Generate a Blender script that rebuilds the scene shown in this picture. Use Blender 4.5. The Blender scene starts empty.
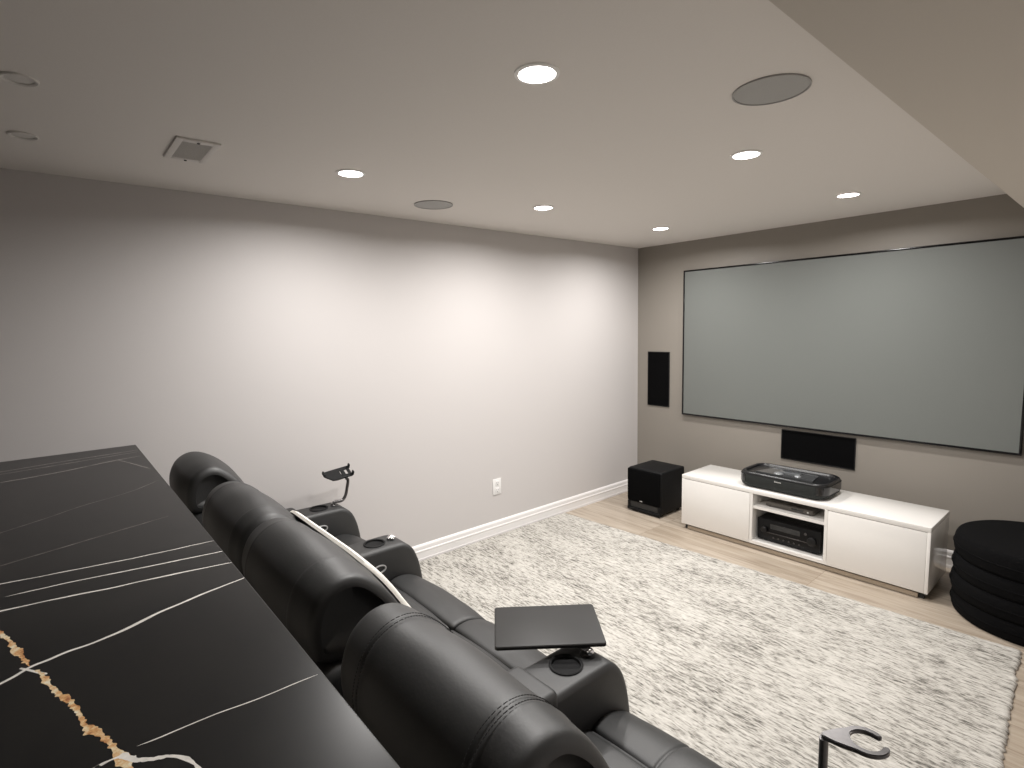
import bpy, bmesh, math, random
from mathutils import Vector, Matrix, noise
random.seed(7)
S = bpy.context.scene
COL = S.collection
PI = math.pi

# ------------------------------------------------------------------ render look
S.view_settings.view_transform = 'Standard'
S.view_settings.look = 'None'
S.view_settings.gamma = 1.0
S.view_settings.use_curve_mapping = False
S.view_settings.exposure = 0.0
w = bpy.data.worlds.new('World'); S.world = w
w.use_nodes = True
w.node_tree.nodes['Background'].inputs[0].default_value = (0.5, 0.48, 0.46, 1)
w.node_tree.nodes['Background'].inputs[1].default_value = 0.02

# ------------------------------------------------------------------ materials
def base_mat(name):
    m = bpy.data.materials.new(name); m.use_nodes = True
    nt = m.node_tree; b = nt.nodes['Principled BSDF']
    return m, nt, b
def N(nt, t, **kw):
    n = nt.nodes.new(t)
    for k, v in kw.items():
        if k in n.inputs: n.inputs[k].default_value = v
        else: setattr(n, k, v)
    return n
def ramp(nt, stops):
    r = nt.nodes.new('ShaderNodeValToRGB')
    el = r.color_ramp.elements
    while len(el) < len(stops): el.new(0.5)
    for e, (p, c) in zip(el, stops):
        e.position = p; e.color = (c[0], c[1], c[2], 1)
    return r
def obj_coord(nt, scale=(1, 1, 1), rot=(0, 0, 0)):
    tc = nt.nodes.new('ShaderNodeTexCoord'); mp = nt.nodes.new('ShaderNodeMapping')
    mp.inputs['Scale'].default_value = scale; mp.inputs['Rotation'].default_value = rot
    nt.links.new(tc.outputs['Object'], mp.inputs['Vector'])
    return mp.outputs['Vector']
def simple(name, col, rough=.5, metal=0., spec=.5, noise_scale=0., var=0.06, bump=0., coat=0., emit=None, es=0., stretch=(1, 1, 1)):
    m, nt, b = base_mat(name)
    b.inputs['Roughness'].default_value = rough
    b.inputs['Metallic'].default_value = metal
    b.inputs['Specular IOR Level'].default_value = spec
    b.inputs['Coat Weight'].default_value = coat
    b.inputs['Coat Roughness'].default_value = .08
    b.inputs['Base Color'].default_value = (*col, 1)
    if emit:
        b.inputs['Emission Color'].default_value = (*emit, 1); b.inputs['Emission Strength'].default_value = es
    if noise_scale:
        v = obj_coord(nt, stretch)
        n = N(nt, 'ShaderNodeTexNoise', Scale=noise_scale, Detail=4.)
        nt.links.new(v, n.inputs['Vector'])
        r = ramp(nt, [(.3, [c*(1-var) for c in col]), (.7, [min(1, c*(1+var)) for c in col])])
        nt.links.new(n.outputs['Fac'], r.inputs['Fac'])
        nt.links.new(r.outputs['Color'], b.inputs['Base Color'])
        if bump:
            bp = N(nt, 'ShaderNodeBump', Strength=bump, Distance=.002)
            nt.links.new(n.outputs['Fac'], bp.inputs['Height'])
            nt.links.new(bp.outputs['Normal'], b.inputs['Normal'])
    return m

M = {}
M['wall_paint'] = simple('pale_grey_wall_paint', (.56, .535, .525), .55, noise_scale=220, var=.015, bump=.05, spec=.3)
M['accent_paint'] = simple('taupe_grey_wall_paint', (.250, .228, .200), .5, noise_scale=220, var=.02, bump=.05, spec=.35)
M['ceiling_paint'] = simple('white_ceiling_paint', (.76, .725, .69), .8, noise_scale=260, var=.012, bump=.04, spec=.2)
M['soffit_tone'] = simple('tan_soffit_tone', (.60, .555, .495), .8, noise_scale=260, var=.012, bump=.04, spec=.2)  # soffit colour, darker and tanner than the ceiling
M['trim_white'] = simple('white_trim_paint', (.80, .78, .77), .35, noise_scale=60, var=.01)
M['lacquer'] = simple('white_gloss_lacquer', (.80, .78, .75), .16, noise_scale=40, var=.006, coat=.3)
M['lacquer_in'] = simple('white_matt_board', (.74, .70, .64), .45, noise_scale=40, var=.01)
M['rail'] = simple('brushed_champagne_rail', (.40, .34, .27), .35, metal=.5, noise_scale=80, var=.05, stretch=(.2, 1, 1))
M['blackplastic'] = simple('black_plastic', (.005, .005, .0055), .45, noise_scale=300, var=.15, bump=.04, spec=.35)
M['matteblack'] = simple('matt_black_vinyl', (.003, .003, .0035), .6, noise_scale=260, var=.2, bump=.12, spec=.25)
M['glossblack'] = simple('gloss_black_plastic', (.008, .008, .009), .08, noise_scale=40, var=.05, coat=.4)
M['grille'] = simple('black_speaker_cloth', (.0018, .0018, .002), .9, noise_scale=900, var=.4, bump=.4, spec=.08)
M['projcloth'] = simple('charcoal_grille_cloth', (.020, .022, .021), .75, noise_scale=700, var=.35, bump=.3, spec=.3)
M['pouf'] = simple('black_knit_fabric', (.0035, .0035, .0038), .95, noise_scale=240, var=.5, bump=.8, spec=.1)
M['leather'] = simple('black_leather', (.006, .0063, .0065), .54, noise_scale=160, var=.12, bump=.10, spec=.9)
M['stitch'] = simple('black_thread', (.009, .009, .01), .7, noise_scale=300, var=.2)
M['chrome'] = simple('polished_chrome', (.75, .75, .76), .12, metal=1., noise_scale=30, var=.02)
M['dullmetal'] = simple('dark_brushed_steel', (.10, .095, .095), .32, metal=.8, noise_scale=120, var=.1)
M['tray'] = simple('black_laminate', (.012, .0115, .011), .42, noise_scale=200, var=.06, bump=.03, spec=.32)
M['throw'] = simple('cream_woven_throw', (.80, .77, .70), .85, noise_scale=160, var=.06, bump=.35, spec=.2)
M['plate'] = simple('white_outlet_plastic', (.78, .77, .76), .3, noise_scale=50, var=.01)
M['slotdark'] = simple('dark_slot', (.02, .02, .02), .6, noise_scale=50, var=.1)
M['bezel'] = simple('black_satin_bezel', (.005, .005, .0055), .2, noise_scale=120, var=.1, spec=.32)
M['ringgrey'] = simple('grey_speaker_ring', (.34, .33, .32), .5, noise_scale=90, var=.03)
M['speakgrey'] = simple('perforated_white_grille', (.40, .395, .385), .6, noise_scale=900, var=.10, bump=.1)
M['vent'] = simple('white_vent_plastic', (.68, .65, .62), .5, noise_scale=60, var=.02)
M['ventgrid'] = simple('vent_grid', (.52, .50, .475), .6, noise_scale=500, var=.15)
M['unlit'] = simple('unlit_lens', (.66, .635, .605), .5, noise_scale=60, var=.02)
M['silver'] = simple('silver_badge', (.62, .62, .62), .3, metal=.7, noise_scale=60, var=.03)
M['receiverface'] = simple('black_brushed_face', (.003, .003, .0035), .4, noise_scale=200, var=.2, stretch=(.1, 1, 1), spec=.25)
M['boxmetal'] = simple('grey_tuner_case', (.11, .10, .09), .28, metal=.4, noise_scale=100, var=.06)
M['lens'] = simple('lit_led_lens', (.9, .9, .9), .5, noise_scale=30, var=.01, emit=(1, .965, .93), es=14)
M['ledtrim'] = simple('white_light_trim', (.85, .84, .82), .4, noise_scale=60, var=.01)
M['laserglass'] = simple('projector_window_glass', (.10, .105, .11), .05, noise_scale=30, var=.05, coat=.6)
M['rimblack'] = simple('satin_black_rim', (.008, .008, .009), .30, noise_scale=40, var=.05)
M['glintdome'] = simple('satin_glint_dome', (.30, .31, .32), .32, metal=.5, noise_scale=30, var=.03)  # for the domes added on the projector to give small highlights
M['projtop'] = simple('grey_recess_plastic', (.06, .062, .064), .16, noise_scale=80, var=.1)

# projection screen: grey, soft vertical smear of the ceiling lights
def screen_mat():
    m, nt, b = base_mat('grey_projection_fabric')
    b.inputs['Roughness'].default_value = .42
    b.inputs['Specular IOR Level'].default_value = .35
    b.inputs['Anisotropic'].default_value = .85
    b.inputs['Anisotropic Rotation'].default_value = 0.0
    tg = N(nt, 'ShaderNodeTangent', direction_type='UV_MAP')
    nt.links.new(tg.outputs[0], b.inputs['Tangent'])
    v = obj_coord(nt, (1, 1, 1))
    n = N(nt, 'ShaderNodeTexNoise', Scale=700., Detail=2.)
    nt.links.new(v, n.inputs['Vector'])
    r = ramp(nt, [(.2, (.140, .149, .140)), (.8, (.166, .175, .166))])
    nt.links.new(n.outputs['Fac'], r.inputs['Fac']); nt.links.new(r.outputs['Color'], b.inputs['Base Color'])
    return m
M['screen'] = screen_mat()

def floor_mat():
    m, nt, b = base_mat('light_oak_planks')
    b.inputs['Roughness'].default_value = .38
    v = obj_coord(nt)
    br = nt.nodes.new('ShaderNodeTexBrick')
    br.offset = .37; br.offset_frequency = 1; br.squash = 1
    br.inputs['Scale'].default_value = 1
    br.inputs['Brick Width'].default_value = 1.25; br.inputs['Row Height'].default_value = .18
    br.inputs['Mortar Size'].default_value = .0016; br.inputs['Mortar Smooth'].default_value = .3
    br.inputs['Color1'].default_value = (0, 0, 0, 1); br.inputs['Color2'].default_value = (1, 1, 1, 1); br.inputs['Mortar'].default_value = (.5, .5, .5, 1)
    nt.links.new(v, br.inputs['Vector'])
    # per-plank shift of the grain
    mp = nt.nodes.new('ShaderNodeMapping'); mp.inputs['Scale'].default_value = (1.1, 15, 1)
    ad = nt.nodes.new('ShaderNodeVectorMath'); ad.operation = 'MULTIPLY_ADD'
    ad.inputs[1].default_value = (7, 3, 5)
    nt.links.new(br.outputs['Color'], ad.inputs[0]); nt.links.new(v, ad.inputs[2])
    nt.links.new(ad.outputs[0], mp.inputs['Vector'])
    g = N(nt, 'ShaderNodeTexNoise', Scale=2.2, Detail=7., Roughness=.62, Distortion=.6)
    nt.links.new(mp.outputs[0], g.inputs['Vector'])
    r = ramp(nt, [(.28, (.29, .235, .18)), (.5, (.43, .365, .295)), (.72, (.53, .47, .395))])
    nt.links.new(g.outputs['Fac'], r.inputs['Fac'])
    tone = ramp(nt, [(0, (.80, .78, .75)), (1, (1.0, 1.0, 1.0))])
    nt.links.new(br.outputs['Color'], tone.inputs['Fac'])
    mx = nt.nodes.new('ShaderNodeMix'); mx.data_type = 'RGBA'; mx.blend_type = 'MULTIPLY'; mx.inputs['Factor'].default_value = 1
    nt.links.new(r.outputs['Color'], mx.inputs['A']); nt.links.new(tone.outputs['Color'], mx.inputs['B'])
    seam = nt.nodes.new('ShaderNodeMix'); seam.data_type = 'RGBA'
    nt.links.new(br.outputs['Fac'], seam.inputs['Factor']); nt.links.new(mx.outputs['Result'], seam.inputs['A'])
    seam.inputs['B'].default_value = (.20, .15, .11, 1)
    nt.links.new(seam.outputs['Result'], b.inputs['Base Color'])
    bp = N(nt, 'ShaderNodeBump', Strength=.08, Distance=.002)
    nt.links.new(g.outputs['Fac'], bp.inputs['Height']); nt.links.new(bp.outputs['Normal'], b.inputs['Normal'])
    return m
M['floor'] = floor_mat()

def rug_mat():
    m, nt, b = base_mat('heathered_wool')
    b.inputs['Roughness'].default_value = .95; b.inputs['Specular IOR Level'].default_value = .15
    def nz(sc, s, det, dist=0.):
        v = obj_coord(nt, sc)
        n = N(nt, 'ShaderNodeTexNoise', Scale=s, Detail=det, Roughness=.6, Distortion=dist)
        nt.links.new(v, n.inputs['Vector']); return n.outputs['Fac']
    a = nz((15, 75, 1), 1., 3., .4)
    c = nz((45, 210, 1), 1., 2., .3)
    d = nz((2.2, 5, 1), 1., 2.)
    m1 = N(nt, 'ShaderNodeMath', operation='MULTIPLY_ADD'); m1.inputs[1].default_value = .62
    m2 = N(nt, 'ShaderNodeMath', operation='MULTIPLY'); m2.inputs[1].default_value = .38
    nt.links.new(c, m2.inputs[0]); nt.links.new(a, m1.inputs[0]); nt.links.new(m2.outputs[0], m1.inputs[2])
    m3 = N(nt, 'ShaderNodeMath', operation='MULTIPLY_ADD'); m3.inputs[1].default_value = .22
    nt.links.new(d, m3.inputs[0]); nt.links.new(m1.outputs[0], m3.inputs[2])
    r = ramp(nt, [(.43, (.06, .057, .05)), (.535, (.24, .228, .205)), (.61, (.44, .422, .385)), (.73, (.57, .55, .51))])
    nt.links.new(m3.outputs[0], r.inputs['Fac']); nt.links.new(r.outputs['Color'], b.inputs['Base Color'])
    bp = N(nt, 'ShaderNodeBump', Strength=.6, Distance=.006)
    nt.links.new(m1.outputs[0], bp.inputs['Height']); nt.links.new(bp.outputs['Normal'], b.inputs['Normal'])
    return m
M['rug'] = rug_mat()

def stone_mat():
    m, nt, b = base_mat('black_sintered_stone')
    b.inputs['Roughness'].default_value = .30; b.inputs['Specular IOR Level'].default_value = .24
    v = obj_coord(nt)
    n = N(nt, 'ShaderNodeTexNoise', Scale=3.2, Detail=6., Roughness=.6)
    nt.links.new(v, n.inputs['Vector'])
    r = ramp(nt, [(.3, (.0065, .0065, .007)), (.7, (.013, .0125, .012))])
    nt.links.new(n.outputs['Fac'], r.inputs['Fac']); nt.links.new(r.outputs['Color'], b.inputs['Base Color'])
    return m
M['stone'] = stone_mat()
M['vein_white'] = simple('white_stone_vein', (.72, .69, .64), .3, noise_scale=60, var=.15)
M['vein_faint'] = simple('grey_stone_vein', (.34, .31, .29), .3, noise_scale=35, var=.45)
M['vein_ghost'] = simple('ghost_stone_vein', (.15, .136, .126), .3, noise_scale=25, var=.8)
def gold_mat():
    m, nt, b = base_mat('amber_stone_vein')
    b.inputs['Roughness'].default_value = .3
    v = obj_coord(nt)
    n = N(nt, 'ShaderNodeTexNoise', Scale=38., Detail=5., Roughness=.75)
    nt.links.new(v, n.inputs['Vector'])
    r = ramp(nt, [(.36, (.34, .12, .045)), (.46, (.62, .34, .14)), (.55, (.72, .58, .36)), (.64, (.78, .72, .60))])
    nt.links.new(n.outputs['Fac'], r.inputs['Fac']); nt.links.new(r.outputs['Color'], b.inputs['Base Color'])
    return m
M['vein_gold'] = gold_mat()

# ------------------------------------------------------------------ mesh helpers
def finish(name, bm, mat, parent=None, smooth=True, angle=40, recalc=True):
    bmesh.ops.remove_doubles(bm, verts=bm.verts[:], dist=1e-6)
    if recalc: bmesh.ops.recalc_face_normals(bm, faces=bm.faces[:])
    me = bpy.data.meshes.new(name)
    bm.to_mesh(me); bm.free()
    mats = mat if isinstance(mat, (list, tuple)) else [mat]
    for m in mats: me.materials.append(m)
    if smooth:
        for p in me.polygons: p.use_smooth = True
        me.set_sharp_from_angle(angle=math.radians(angle))
    o = bpy.data.objects.new(name, me); COL.objects.link(o)
    if parent: o.parent = parent
    return o
def box(bm, c, s, bev=0., seg=2, mat=0, rot=None):
    r = bmesh.ops.create_cube(bm, size=1)
    vs = r['verts']
    for v in vs: v.co = Vector((v.co.x*s[0], v.co.y*s[1], v.co.z*s[2]))
    fs = set(f for v in vs for f in v.link_faces)
    if bev > 0:
        es = list(set(e for v in vs for e in v.link_edges))
        q = bmesh.ops.bevel(bm, geom=es, offset=bev, segments=seg, affect='EDGES', profile=.5)
        allv = set(vs) | set(q['verts'])
        allv = [v for v in allv if v.is_valid]
    else: allv = vs
    mtx = Matrix.Translation(Vector(c))
    if rot is not None: mtx = mtx @ rot
    for v in allv: v.co = mtx @ v.co
    for v in allv:
        for f in v.link_faces: f.material_index = mat
    return allv
def bx2(bm, a, b, bev=0., seg=2, mat=0):
    c = [(a[i]+b[i])/2 for i in range(3)]; s = [abs(b[i]-a[i]) for i in range(3)]
    return box(bm, c, s, bev, seg, mat)
def lathe(bm, prof, c=(0, 0, 0), n=40, mat=0, axis='z', close=False):
    rings = []
    for (r, z) in prof:
        ring = []
        for i in range(n):
            a = 2*PI*i/n
            if axis == 'z': p = (c[0]+r*math.cos(a), c[1]+r*math.sin(a), c[2]+z)
            elif axis == 'y': p = (c[0]+r*math.cos(a), c[1]+z, c[2]+r*math.sin(a))
            else: p = (c[0]+z, c[1]+r*math.cos(a), c[2]+r*math.sin(a))
            ring.append(bm.verts.new(p))
        rings.append(ring)
    for k in range(len(rings)-1):
        for i in range(n):
            f = bm.faces.new((rings[k][i], rings[k][(i+1) % n], rings[k+1][(i+1) % n], rings[k+1][i])); f.material_index = mat
    if close:
        for i in range(n):
            bm.faces.new((rings[-1][i], rings[-1][(i+1) % n], rings[0][(i+1) % n], rings[0][i])).material_index = mat
    else:
        for ring in (rings[0], rings[-1]):
            if (ring[0].co-ring[n//2].co).length > 1e-5:
                bm.faces.new(ring).material_index = mat
    return rings
def tube(bm, pts, r, n=10, mat=0, flat=None):
    """round (or flattened) tube along a polyline"""
    pts = [Vector(p) for p in pts]; rings = []
    up = Vector((0, 0, 1))
    prev = None
    for i, p in enumerate(pts):
        d = (pts[min(i+1, len(pts)-1)]-pts[max(i-1, 0)]).normalized()
        if prev is None:
            a = d.cross(up)
            if a.length < .1: a = d.cross(Vector((1, 0, 0)))
        else: a = prev-d*prev.dot(d)
        a.normalize(); prev = a.copy(); b = d.cross(a)
        ra, rb = (r, r) if flat is None else flat
        rings.append([bm.verts.new(p+a*ra*math.cos(2*PI*k/n)+b*rb*math.sin(2*PI*k/n)) for k in range(n)])
    for q in range(len(rings)-1):
        for k in range(n):
            bm.faces.new((rings[q][k], rings[q][(k+1) % n], rings[q+1][(k+1) % n], rings[q+1][k])).material_index = mat
    bm.faces.new(rings[0]).material_index = mat; bm.faces.new(rings[-1]).material_index = mat
def spline(pts, per=6, closed=True):
    out = []; n = len(pts)
    rng = range(n) if closed else range(n-1)
    for i in rng:
        if closed: p0, p1, p2, p3 = pts[(i-1) % n], pts[i], pts[(i+1) % n], pts[(i+2) % n]
        else: p0, p1, p2, p3 = pts[max(i-1, 0)], pts[i], pts[i+1], pts[min(i+2, n-1)]
        for k in range(per):
            t = k/per
            out.append(tuple(.5*((2*p1[j])+(-p0[j]+p2[j])*t+(2*p0[j]-5*p1[j]+4*p2[j]-p3[j])*t*t+(-p0[j]+3*p1[j]-3*p2[j]+p3[j])*t**3) for j in range(len(p1))))
    if not closed: out.append(tuple(pts[-1]))
    return out
def inset_poly(poly, d):
    n = len(poly); area = sum(poly[i][0]*poly[(i+1) % n][1]-poly[(i+1) % n][0]*poly[i][1] for i in range(n))
    sgn = 1 if area > 0 else -1
    out = []
    for i in range(n):
        a, b = poly[i-1], poly[(i+1) % n]
        tx, ty = b[0]-a[0], b[1]-a[1]; l = math.hypot(tx, ty) or 1
        out.append((poly[i][0]-sgn*ty/l*d*1.0, poly[i][1]+sgn*tx/l*d))
    return out
def loft(bm, poly, secs, recess=0., wob=0., seed=0., mat=0):
    """poly: closed list of (y,z); secs: list of (x, inset)"""
    rings = []
    for x, d in secs:
        q = inset_poly(poly, d)
        ring = []
        for (y, z) in q:
            p = Vector((x, y, z))
            if wob:
                nn = noise.noise_vector(p*7+Vector((seed, seed*2, 0)))
                p += Vector((0, nn.y, nn.z))*wob
            ring.append(bm.verts.new(p))
        rings.append(ring)
    n = len(poly)
    for k in range(len(rings)-1):
        for i in range(n):
            bm.faces.new((rings[k][i], rings[k][(i+1) % n], rings[k+1][(i+1) % n], rings[k+1][i])).material_index = mat
    for ring, s in ((rings[0], 1), (rings[-1], -1)):
        cx = sum((v.co for v in ring), Vector())/n
        prev = ring
        if recess:
            for f, dx in ((.90, 0.), (.86, recess), (.45, recess*1.3)):
                nr = [bm.verts.new(cx+(v.co-cx)*f+Vector((s*dx, 0, 0))) for v in ring]
                for i in range(n): bm.faces.new((prev[i], prev[(i+1) % n], nr[(i+1) % n], nr[i])).material_index = mat
                prev = nr
            c = bm.verts.new(cx+Vector((s*recess*1.3, 0, 0)))
        else:
            nr = [bm.verts.new(cx+(v.co-cx)*.55) for v in ring]
            for i in range(n): bm.faces.new((prev[i], prev[(i+1) % n], nr[(i+1) % n], nr[i])).material_index = mat
            prev = nr; c = bm.verts.new(cx)
        for i in range(n): bm.faces.new((prev[i], prev[(i+1) % n], c)).material_index = mat
    return rings
def tag(o, label=None, cat=None, group=None, kind=None):
    if label: o['label'] = label
    if cat: o['category'] = cat
    if group: o['group'] = group
    if kind: o['kind'] = kind
    return o
def thing(name, loc, label, cat, group=None):
    o = bpy.data.objects.new(name, None); COL.objects.link(o); o.location = loc
    o.empty_display_size = .05
    return tag(o, label, cat, group)
def rehome(root):
    """parts were modelled in world coordinates: shift them to the thing's own base"""
    d = Vector(root.location)
    for ch in root.children:
        ch.data.transform(Matrix.Translation(-d))
        for g in ch.children: g.data.transform(Matrix.Translation(-d))
def copy_tree(o, parent=None):
    c = o.copy(); COL.objects.link(c); c.parent = parent
    for ch in list(o.children): copy_tree(ch, c)
    return c

# ------------------------------------------------------------------ the room
H = 2.44; XR = 3.62; YB = -6.7; XS = 2.938; ZS = 2.2; T = .1
def struct(name, bm, mat, smooth=False, label=None, cat=None):
    o = finish(name, bm, mat, smooth=smooth)
    return tag(o, label, cat, None, 'structure')
bm = bmesh.new(); bx2(bm, (-T, YB-T, -T), (XR+T, T, 0)); struct('floor', bm, M['floor'], label='light oak plank floor around the pale rug', cat='floor')
bm = bmesh.new(); bx2(bm, (-T, YB-T, 0), (0, T, H)); struct('wall_left', bm, M['wall_paint'], label='long pale grey wall on the left', cat='wall')
bm = bmesh.new(); bx2(bm, (0, 0, 0), (XR, T, H)); struct('wall_front', bm, M['accent_paint'], label='dark taupe wall behind the projection screen', cat='wall')
bm = bmesh.new(); bx2(bm, (XR, YB, 0), (XR+T, T, H)); struct('wall_right', bm, M['wall_paint'], label='pale wall to the right of the room', cat='wall')
bm = bmesh.new(); bx2(bm, (-T, YB-T, 0), (XR+T, YB, H)); struct('wall_back', bm, M['accent_paint'], label='taupe wall at the back of the room', cat='wall')
bm = bmesh.new(); bx2(bm, (-T, YB-T, H), (XR+T, T, H+T)); struct('ceiling', bm, M['ceiling_paint'], label='white ceiling with recessed lights', cat='ceiling')
bm = bmesh.new(); bx2(bm, (XS, YB, ZS), (XR, 0, H)); struct('ceiling_soffit', bm, M['soffit_tone'], label='lower boxed soffit at the upper right', cat='ceiling')
# bar half wall
bm = bmesh.new(); bx2(bm, (0, -4.72, 0), (3.25, -4.30, 1.098)); struct('wall_bar', bm, M['accent_paint'], label='half wall carrying the black countertop', cat='wall')

def baseboard(name, p0, p1, nrm, label):
    """profile swept from p0 to p1; nrm points into the room"""
    prof = [(0, 0), (.016, 0), (.016, .018), (.0135, .022), (.0135, .066), (.0155, .070), (.0155, .078), (.0115, .083), (.0115, .108), (.009, .114), (.0045, .121), (0, .124)]
    bm = bmesh.new(); A = Vector(p0); B = Vector(p1); n = Vector(nrm)
    ra = [bm.verts.new(A+n*d+Vector((0, 0, z))) for d, z in prof]; rb = [bm.verts.new(B+n*d+Vector((0, 0, z))) for d, z in prof]
    for i in range(len(prof)):
        j = (i+1) % len(prof); bm.faces.new((ra[i], ra[j], rb[j], rb[i]))
    bm.faces.new(ra); bm.faces.new(rb)
    return struct(name, bm, M['trim_white'], label=label, cat='baseboard')
baseboard('baseboard_left', (0, YB, 0), (0, 0, 0), (1, 0, 0), 'stepped white baseboard along the pale left wall')
baseboard('baseboard_front', (.016, 0, 0), (XR, 0, 0), (0, -1, 0), 'stepped white baseboard under the taupe screen wall')

# ------------------------------------------------------------------ rug
def make_rug():
    Wd, Ld = 3.05, 2.0
    nx, ny = 260, 230
    bm = bmesh.new(); top = []
    # a slightly skewed lay: corner offsets from the far left corner
    TR, BL, BR = (3.023, .190), (.0, -1.985), (3.160, -1.985)
    for j in range(ny+1):
        row = []
        for i in range(nx+1):
            u, v = i/nx, j/ny
            x = (1-v)*u*TR[0]+v*((1-u)*BL[0]+u*BR[0]); y = (1-v)*u*TR[1]+v*((1-u)*BL[1]+u*BR[1])
            ed = min(u, 1-u)*Wd; edy = min(v, 1-v)*Ld
            wv = noise.noise(Vector((0, y*9, 3.1)))*.010+noise.noise(Vector((0, y*38, 7.7)))*.009+noise.noise(Vector((0, y*95, 2.7)))*.006
            wy = noise.noise(Vector((x*9, 0, 1.1)))*.006+noise.noise(Vector((x*40, 0, 5.2)))*.005
            if u > .5: x += wv*max(0, 1-ed/.05)
            y += wy*max(0, 1-edy/.05)
            z = .013+.0016*noise.noise(Vector((x*25, y*60, 0)))+.0016*noise.noise(Vector((x*60, y*120, 4)))
            f = min(1, ed/.012, edy/.012)
            z = .003+(z-.003)*(.35+.65*f)
            row.append(bm.verts.new((x, y, z)))
        top.append(row)
    for j in range(ny):
        for i in range(nx): bm.faces.new((top[j][i], top[j+1][i], top[j+1][i+1], top[j][i+1]))
    edge = [top[0][i] for i in range(nx+1)]+[top[j][nx] for j in range(1, ny+1)]+[top[ny][i] for i in range(nx-1, -1, -1)]+[top[j][0] for j in range(ny-1, 0, -1)]
    low = [bm.verts.new((v.co.x, v.co.y, 0)) for v in edge]
    for i in range(len(edge)):
        k = (i+1) % len(edge); bm.faces.new((edge[i], edge[k], low[k], low[i]))
    o = finish('area_rug', bm, M['rug'], smooth=True, angle=80)
    o.location = (.024, -1.115, .001)
    return tag(o, 'large cream and grey heathered area rug on the oak floor', 'rug')
make_rug()

# ------------------------------------------------------------------ ceiling lights
LIGHTS = [
    (2.132, -3.372, 'biggest and brightest lit ceiling light, nearest the camera at top centre'),
    (.830, -3.373, 'leftmost lit ceiling light, over the wall end of the sofa'),
    (.815, -2.085, 'lit ceiling light in the middle of the row along the pale left wall'),
    (.800, -.790, 'small lit ceiling light next to the room corner'),
    (2.134, -2.090, 'lit ceiling light just below the large round grey speaker'),
    (2.130, -.812, 'lit ceiling light at the right, close above the projection screen'),
]
LAMP_W = 20.6
def downlight(x, y, label):
    t = thing('downlight', (x, y, H), label, 'ceiling light', 'lit recessed ceiling lights')
    bm = bmesh.new(); lathe(bm, [(.056, -.001), (.068, -.001), (.068, -.004), (.062, -.006), (.056, -.006)], n=40, close=True); finish('trim_ring', bm, M['ledtrim'], t)
    bm = bmesh.new(); lathe(bm, [(.0, -.002), (.0558, -.002), (.0558, -.004), (.035, -.0055), (.0, -.006)], n=40); finish('lens', bm, M['lens'], t)
    ld = bpy.data.lights.new('led_lamp', 'AREA'); ld.shape = 'DISK'; ld.size = .10; ld.energy = LAMP_W; ld.spread = math.radians(166)
    ld.color = (1, .972, .945)
    lo = bpy.data.objects.new('led_lamp', ld); COL.objects.link(lo); lo.parent = t; lo.location = (0, 0, -.0075)
    return t
for x, y, l in LIGHTS: downlight(x, y, l)
for x, y, l in [(1.178, -4.544, 'unlit recessed ceiling light at far left, the one farther from the wall'), (.588, -4.55, 'unlit recessed ceiling light at far left, closer to the wall')]:
    t = thing('unlit_downlight', (x, y, H), l, 'ceiling light', 'unlit recessed ceiling lights')
    bm = bmesh.new(); lathe(bm, [(.034, 0), (.046, 0), (.046, -.004), (.042, -.006), (.034, -.003)], n=36, close=True); finish('trim_ring', bm, M['unlit'], t)
    bm = bmesh.new(); lathe(bm, [(.0, 0), (.033, 0), (.033, -.001), (.0, -.001)], n=36); finish('lens', bm, M['unlit'], t)

# round flush speakers
for x, y, l in [(2.513, -2.690, 'large round grey ceiling speaker beside the soffit'), (.484, -2.690, 'round ceiling speaker close to the pale left wall')]:
    t = thing('flush_speaker', (x, y, H), l, 'speaker', 'round flush speakers overhead')
    bm = bmesh.new(); lathe(bm, [(.1115, 0), (.117, 0), (.117, -.005), (.1115, -.005)], n=64, close=True); finish('rim', bm, M['ringgrey'], t)
    bm = bmesh.new(); lathe(bm, [(.0, 0), (.111, 0), (.111, -.003), (.0, -.0045)], n=64); finish('grille', bm, M['speakgrey'], t)

# ceiling vent: raised frame, sunken grid, two screws
t = thing('exhaust_vent', (.765, -4.03, H), 'small rectangular white ceiling vent with two screws', 'vent')
bm = bmesh.new()
for a, b in [((-.150, -.078), (.150, -.052)), ((-.150, .052), (.150, .078)), ((-.150, -.052), (-.118, .052)), ((.118, -.052), (.150, .052))]:
    bx2(bm, (a[0], a[1], -.0085), (b[0], b[1], 0), .002, 2)
finish('frame', bm, M['vent'], t)
bm = bmesh.new(); bx2(bm, (-.118, -.052, -.004), (.118, .052, -.001))
for i in range(22):
    x = -.113+i*.226/21; bx2(bm, (x-.0022, -.052, -.0075), (x+.0022, .052, -.004))
finish('grid', bm, M['ventgrid'], t)
for sx in (-.134, .134):
    bm = bmesh.new(); lathe(bm, [(0, -.0100), (.006, -.0100), (.005, -.0125), (0, -.013)], c=(sx, 0, 0), n=16); finish('screw', bm, M['slotdark'], t)

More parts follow.
